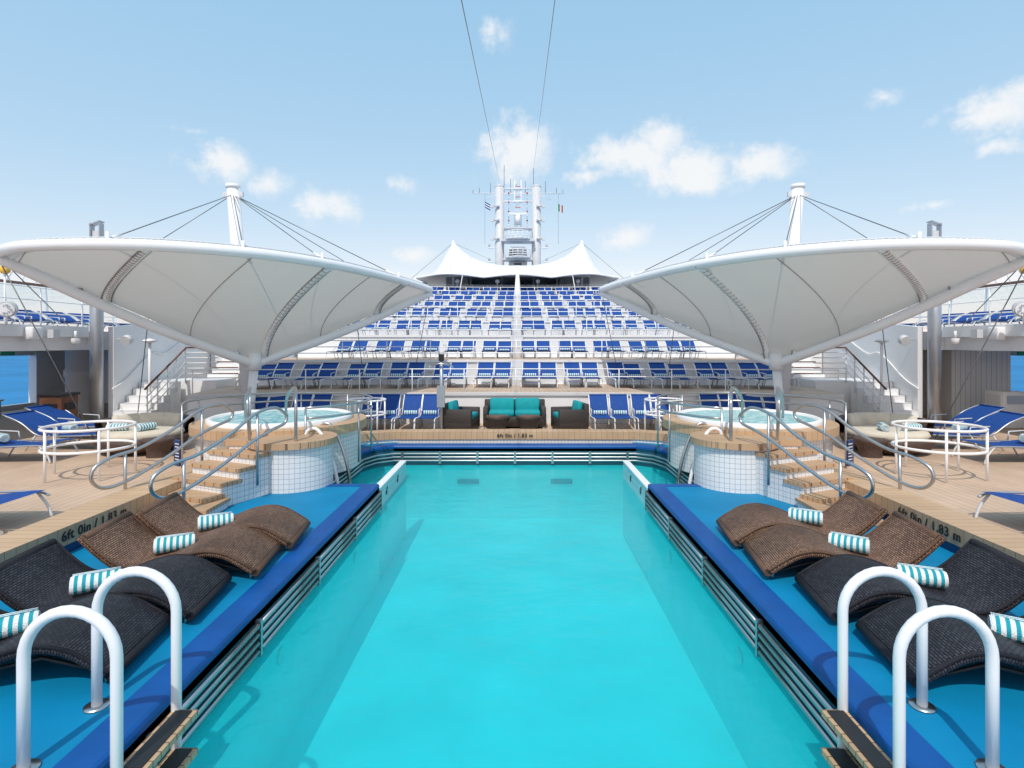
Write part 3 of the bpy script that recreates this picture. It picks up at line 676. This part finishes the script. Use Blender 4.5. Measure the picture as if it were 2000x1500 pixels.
# ------------------------------------------------------------------ canopies
for s in (-1,1):
    C=Vector((-5.8,13.4)); A=Vector((.69,.73)).normalized(); Pp=Vector((.73,-.69)).normalized(); H=3.76
    tab=smoothpath([(-4.75,0,0),(-4.45,1.35,0),(-3.3,2.70,0),(-1.8,3.20,0),(-.2,2.95,0),(1.4,2.2,0),(3.2,1.1,0),(4.75,0,0)],8)
    bk=smoothpath([(4.75,0,0),(4.3,-1.4,0),(2.8,-2.7,0),(.6,-3.3,0),(-1.8,-3.1,0),(-3.6,-2.1,0),(-4.75,0,0)],8)
    def Wd(a,p,z):
        q=C+A*a+Pp*p; return Vector((q.x*(-s),q.y,z)) 
    apex=Vector((s*6.15,13.4,1.72))
    Lp,Rp=Wd(-4.75,0,H),Wd(4.75,0,H-.03)
    def keel(a):
        a0=-.2
        if a<=a0: return Lp+(apex-Lp)*((a+4.75)/(4.75+a0))
        return apex+(Rp-apex)*((a-a0)/(4.75-a0))
    def surf(pt,v):
        K=keel(pt.x); R=Wd(pt.x,pt.y,H)
        h=v**1.35; zz=v**.72
        q=K.lerp(R,h); z=K.z+(R.z-K.z)*zz
        return Vector((q.x,q.y,z))
    b=MB()
    for T in (tab,bk):
        nT=len(T)-1
        b.grid(lambda u,v,T=T,nT=nT: surf(T[round(u*nT)],v),nT,16,FABRIC)
        b.tube([Wd(p.x,p.y,H+.02) for p in T],.095,WHITE2,12)
        b.tube([Wd(p.x*.985,p.y*.985,H+.14) for p in T],.014,GREYW,6)
        for i in range(nT):
            for f in (0,.5):
                p=T[i].lerp(T[i+1],f); q=T[i].lerp(T[i+1],f+.25)
                b.tube([Wd(p.x,p.y,H+.02)+Vector((0,0,.08)),Wd(q.x*.985,q.y*.985,H+.14)],.008,GREYW,4)
        for ti in (int(nT*.16),int(nT*.32),int(nT*.46),int(nT*.6),int(nT*.72),int(nT*.84)):
            big=ti in (int(nT*.32),int(nT*.6),int(nT*.84))
            pts=[surf(T[ti],v/14)-Vector((0,0,.02)) for v in range(15)]
            b.tube(pts,.07 if big else .010,WHITE2 if big else SEAMG,8)
            if big:
                for off in (-.085,.085):
                    q2=[p+Vector((off,off*.3,-.01)) for p in pts]; b.tube(q2,.012,STONE,5)
                for v in range(1,28):
                    p=surf(T[ti],v/28)-Vector((0,0,.03)); b.tube([p+Vector((-.085,-.03,-.02)),p+Vector((0,-.03,-.065)),p+Vector((.085,-.03,-.02))],.007,SEAMG,4)
    for E in (Lp,Rp):
        mid=E.lerp(apex,.5)-Vector((0,0,.1))
        b.tube(smoothpath([E-Vector((0,0,.05)),mid-Vector((0,0,.03)),apex-Vector((0,0,.02))],8),.105,WHITE2,14)
    b.cyl(apex+Vector((0,0,.25)),apex+Vector((s*.0,0,-.15)),.16,WHITE2,16)
    b.cyl(apex+Vector((0,0,-.1)),(s*6.35,13.5,.1),.1,WHITE2,14)
    top=Vector((s*6.9,13.9,6.05)); base=Vector((s*6.62,14.2,.1))
    b.cyl(base,top,.15,WHITE2,24); b.lathe([(.02,.03),(.17,.02),(.17,-.06),(.15,-.07)],tuple(top),WHITE2,24)
    b.box((top.x,top.y,top.z-.22),(.5,.06,.12),GREYW)
    hp=top-Vector((0,0,.22))
    for a,p in ((-2.6,-2.7),(-1.8,3.2),(-.2,2.95),(2.6,1.5),(4.3,-1.4),(.6,-3.3),(-3.6,2.45)):
        e=Wd(a,p,H+.1); dd=(hp-e).normalized()
        b.tube([e,hp],.010,CABLE,6)
        b.tube([e,e+dd*.35],.03,WHITE2,8)
        b.cyl(e-Vector((0,0,.1)),e+Vector((0,0,.12)),.03,WHITE2,8)
    b.tube([Lp,(s*8.0,11.0,.1)],.010,CABLE,6); b.tube([Lp,(s*11.2,14.3,2.6)],.01,CABLE,6)
    b.tube([keel(-2.4),(s*9.2,13.8,.1)],.01,CABLE,6); b.tube([Rp,(s*3.2,17.5,.9)],.01,CABLE,6)
    b.tube([keel(2.4),(s*4.3,16.2,.9)],.01,CABLE,6)
    b.obj('shade_canopy')

# ------------------------------------------------------------------ pavilion & tower
b=MB()
b.box((-4.9,48,6.75),(1.8,4,1.5),STONE); b.box((4.6,48,6.75),(2.4,4,1.5),STONE); b.box((0,50.2,7.0),(11,.3,2.0),DARK)
b.box((-2.2,49.9,6.95),(3.4,.2,1.3),TEALIN); b.box((2.0,49.5,6.6),(3.6,.4,1.0),BRNWD); b.box((0,48,7.62),(11.6,5,.22),WHITE); b.box((0,46.6,6.5),(3,.5,.9),DARK)
for x in (-3.8,-1.3,1.3,3.2): b.box((x,46.1,6.75),(.16,.16,1.5),STONE)
b.obj('bar_pavilion')
def tent(u,v):
    x=-7.5+15.0*u; y=41.5+9*v
    e=abs(v-.5)*2; ex=min(1,(7.5-abs(x))/2.3)
    ridge=1.25*(1-e**1.5)*(ex**1.2)
    pk=sum(2.25*math.exp(-math.hypot(x-px,(y-46)*.9)/1.6) for px in (-5.2,5.2))
    z=7.0+ridge+pk*(1-e*.6)*min(1,.25+ex)
    y+= (.35*math.cos(u*math.pi*6))*(1 if v<.5 else -1)*e
    z+=.15*abs(math.sin(u*math.pi*3))*e
    return (x,y,z)
b=MB(); b.grid(tent,90,36,TENTW)
b.tube([tent(i/72,0) for i in range(73)],.07,WHITE2,6); b.tube([tent(0,i/20) for i in range(21)],.06,WHITE2,6); b.tube([tent(1,i/20) for i in range(21)],.06,WHITE2,6)
for u in [i/12 for i in range(1,12)]: b.tube([Vector(tent(u,v/18))+Vector((0,0,.01)) for v in range(19)],.018,GREYW,4)
for px in (-5.2,5.2):
    b.lathe([(.05,.6),(.14,.4),(.2,.15),(.3,-.3)],(px,46,9.9),WHITE2,16); b.cyl((px,46,6),(px,46,10.0),.09,WHITE2,10)
b.cyl((0,40.6,4.8),(0,41.3,7.6),.30,WHITE2,14,r1=.10)
for s in (-1,1):
    for a,p in ((7.4,41.6),(4,41.3)): b.tube([(s*a,p,7.1),(s*(a+.2),p-.5,5.6)],.03,WHITE2,6)
    b.tube([(s*5.2,46,10.3),(s*8.2,44,7.2)],.015,CABLE,5); b.tube([(s*5.2,46,10.3),(s*2.5,60,10.8)],.012,CABLE,5)
b.obj('tent_roof')
for x in (-4.6,-1.55,1.55,4.6):
    b=MB(); b.cyl((x,43.4,6.07),(x,43.4,6.75),.04,WHITE2,8)
    b.lathe([(.01,.17)]+[(.17*math.sin(a),.17*math.cos(a)) for a in [.3*i for i in range(1,10)]]+[(.03,-.17)],(x,43.4,6.9),WHITE2,16); b.obj('globe_lamp')
b=MB()
for s in (-1,1):
    b.cyl((s*2.0,62,2),(s*2.0,62,19.3),.5,GREYW,24); b.lathe([(.02,.1),(.5,.05),(.53,-.1),(.5,-.15)],(s*2.0,62,19.3),GREYW,24)
    for z in (13.5,15.5,17): b.cyl((s*2.0,61.4,z),(s*2.6,61.4,z),.12,GREYW,8); b.box((s*2.75,61.4,z),(.3,.3,.4),GREYW)
    for z in (9.5,11.0,12.5): b.box((s*2.9,61.6,z),(.6,.4,.12),WHITE); b.cyl((s*3.1,61.6,z),(s*3.1,61.6,z+.4),.1,GALV,8)
for z,w_,dp in ((9.4,3.2,1.6),(11.2,3.2,1.6),(13.2,3.6,2.0),(14.6,3.0,1.4)):
    b.box((0,61.8,z),(w_,dp,.14),GREYW)
for z in (9.5,11.3,13.3):
    for h in (.3,.55,.8): b.lathe([(1.36,h),(1.40,h+.04),(1.36,h+.08)],(0,61.3,z),WHITE2,20,math.pi,2*math.pi)
    for i in range(9):
        a=math.pi+math.pi*i/8; b.cyl((1.38*math.cos(a),61.3+1.38*math.sin(a),z),(1.38*math.cos(a),61.3+1.38*math.sin(a),z+.85),.03,WHITE2,5)
    b.lathe([(.01,0),(1.38,0),(1.38,.12),(.01,.12)],(0,61.3,z),WHITE,20,math.pi,2*math.pi)
b.box((0,62.4,9.5),(2.0,.6,6),GALV); b.cyl((0,61.3,15),(0,61.3,16),.3,WHITE,12); b.box((0,61.2,16.1),(2.0,.25,.22),WHITE)
b.box((0,61,12.4),(1.6,.25,.25),WHITE); b.box((0,61.1,10.4),(.8,.8,.7),DARK); b.box((-.6,61.1,12.0),(.4,.5,.5),DARK); b.box((.6,61.1,9.0),(.5,.5,.6),DARK)
for z in (19.0,17.6): b.tube([(-1.6,61.9,z),(1.6,61.9,z)],.09,WHITE,8); 
for x in (-.35,.35): b.cyl((x,62,14.5),(x,62,20.0),.06,WHITE,6)
for i in range(14): b.box((0,62,14.7+.38*i),(.75,.06,.06),RED if i%3==0 else WHITE)
for i in range(7): b.tube([(-.35,62,14.7+.76*i),(.35,62,15.46+.76*i)],.03,GREYW,4)
for x in (-1.0,1.0):
    b.cyl((x,62,14.6),(x,62,18.9),.04,WHITE,6)
    for i in range(8): b.lathe([(.02,.1),(.12,0),(.02,-.1)],(x,61.8,15+.5*i),RED if i%2 else WHITE,8)
b.tube([(-4.9,62,18.5),(4.9,62,18.5)],.06,WHITE,6); b.tube([(-3.6,62,17.8),(-2,62,18.5)],.04,WHITE,5); b.tube([(3.6,62,17.8),(2,62,18.5)],.04,WHITE,5)
for x,h in ((-4.9,.3),(-4.2,.5),(-3,1.0),(3,1.2),(4.2,.5),(4.9,.3),(-1.5,3.0),(1.7,2.7),(-.8,1.5),(.8,1.2)): b.tube([(x,62,18.5),(x,62,18.6+h)],.03,CABLE,5)
for x in (-3.6,4.4): b.tube([(x,62,18.5),(x,62,13)],.012,CABLE,4)
b.obj('radar_mast')
def flag(name,x,z,cols,wd=.9):
    b=MB(); n_=len(cols)
    for k,c in enumerate(cols):
        b.grid(lambda u,v,k=k:(x+wd*(k+u)/n_,62+.12*math.sin((k+u)*2.2),z-.25*((k+u)/n_)+.9*v*.9),4,4,c)
    b.obj(name)
flag('flag',4.4,16.6,[GREEN,WHITE,RED],.5)
b=MB()
for k in range(5): b.grid(lambda u,v,k=k:(-3.6+.6*u,62+.1*math.sin(u*6),17.0+.13*(k+v)-.4*u+.0),6,1,(SLING if k%2==0 else WHITE))
b.obj('flag')
b=MB()
b.tube([(-1.98,61.9,19.6),(-.93,10,8.25),(-.86,6,7.35)],.010,CABLE,6); b.tube([(1.65,61.9,20.8),(.72,10,8.25),(.66,6,7.2)],.008,CABLE,6)
b.obj('stay_cable')

# ------------------------------------------------------------------ lounge furniture
def sofa(w,name,loc,rz,cush):
    b=MB()
    b.rbox((0,0,.17),(w,.72,.26),RATF,.03); b.rbox((0,.32,.38),(w,.12,.56),RATF,.03)
    for x in (-w/2+.06,w/2-.06): b.rbox((x,0,.3),(.12,.72,.46),RATF,.03)
    n_=cush; cw=(w-.26)/n_
    for i in range(n_):
        x=-w/2+.13+cw*(i+.5); b.rbox((x,-.04,.36),(cw-.02,.62,.13),TEALC,.045); b.rbox((x,.20,.54),(cw-.02,.13,.32),TEALC,.05,rx=-.15)
    for x in (-w/2+.06,w/2-.06):
        for y in (-.3,.3): b.box((x,y,.03),(.05,.05,.08),STEEL)
    b.obj(name,loc,rz)
sofa(1.55,'rattan_sofa',(-.02,14.3,.1),0,2)
sofa(.78,'rattan_armchair',(-1.3,13.75,.1),math.radians(78),1)
sofa(.78,'rattan_armchair',(1.3,13.75,.1),math.radians(-78),1)
for x in (-.42,.32):
    b=MB(); b.lathe([(.01,.37),(.27,.37),(.30,.35),(.29,.31),(.23,.2),(.20,.1),(.21,.0)],(0,0,0),RATF,28); b.lathe([(.01,.382),(.26,.38),(.26,.37)],(0,0,0),BRNWD,28); b.obj('rattan_coffee_table',(x,13.5,.1))
b=MB(); b.cyl((-1.74,13.4,.1),(-1.74,13.4,1.92),.04,GALV,14); b.box((-1.74,13.32,.95),(.18,.08,.5),GALV); b.lathe([(.05,0),(.14,.01),(.14,.03),(.05,.04)],(-1.74,13.4,.1),GALV,16)
b.tube([(-2.0,13.3,1.68),(-1.74,13.3,1.72),(-1.5,13.3,1.68)],.02,STEEL,8); b.box((-1.74,13.4,1.86),(.12,.12,.16),BLACK); b.lathe([(.02,.05),(.07,0)],(-2.0,13.3,1.63),STEEL,12); b.lathe([(.02,.05),(.07,0)],(-1.5,13.3,1.63),STEEL,12)
b.obj('deck_shower')
def guard(cx,cy,r,zb):
    b=MB()
    for z in (.78,.45):
        b.tube([(r*math.cos(a),r*math.sin(a)*.95,z) for a in [2*math.pi*i/40 for i in range(40)]],.022,WHITE2,10,closed=True)
    for i in range(5):
        a=2*math.pi*i/5+.5; b.cyl((r*math.cos(a),r*math.sin(a)*.95,0),(r*math.cos(a),r*math.sin(a)*.95,.78),.020,WHITE2,10)
    b.obj('guard_railing',(cx,cy,zb))
for s in (-1,1):
    guard(s*6.75,9.05,.62,.1); guard(s*3.45,13.25,.42,.1)
for s in (-1,1):
    b=MB()
    b.lathe([(.01,.02),(.5,.02),(.68,.14),(.74,.28),(.70,.30),(.01,.30)],(0,0,0),RATT,40)
    b.lathe([(.62,.28),(.76,.28),(.80,.58),(.74,.62),(.68,.56),(.62,.3)],(0,0,0),RATT,40,math.radians(10),math.radians(170))
    b.lathe([(.01,.44),(.55,.44),(.62,.41),(.65,.35),(.62,.30)],(0,0,0),CREAM,40)
    for a in (45,90,135):
        a=math.radians(a); b.rbox((.52*math.cos(a),.52*math.sin(a),.54),(.46,.14,.28),CREAM,.06,rz=a-math.pi/2,rx=-.2)
    o=b.obj('rattan_daybed',(s*7.25,11.1,.1),s*-.3,)
    o.scale=(1.1,1.1,1.0)
    inst('rolled_towel',TW,(s*7.5,10.75,.54),.2); inst('rolled_towel',TW,(s*7.0,10.8,.54),1.2)
    b=MB(); b.lathe([(.01,.34),(.26,.34),(.29,.32),(.28,.28),(.22,.18),(.19,.1),(.2,.0)],(0,0,0),RATT,28); b.obj('rattan_side_table',(s*6.6,10.55,.1))
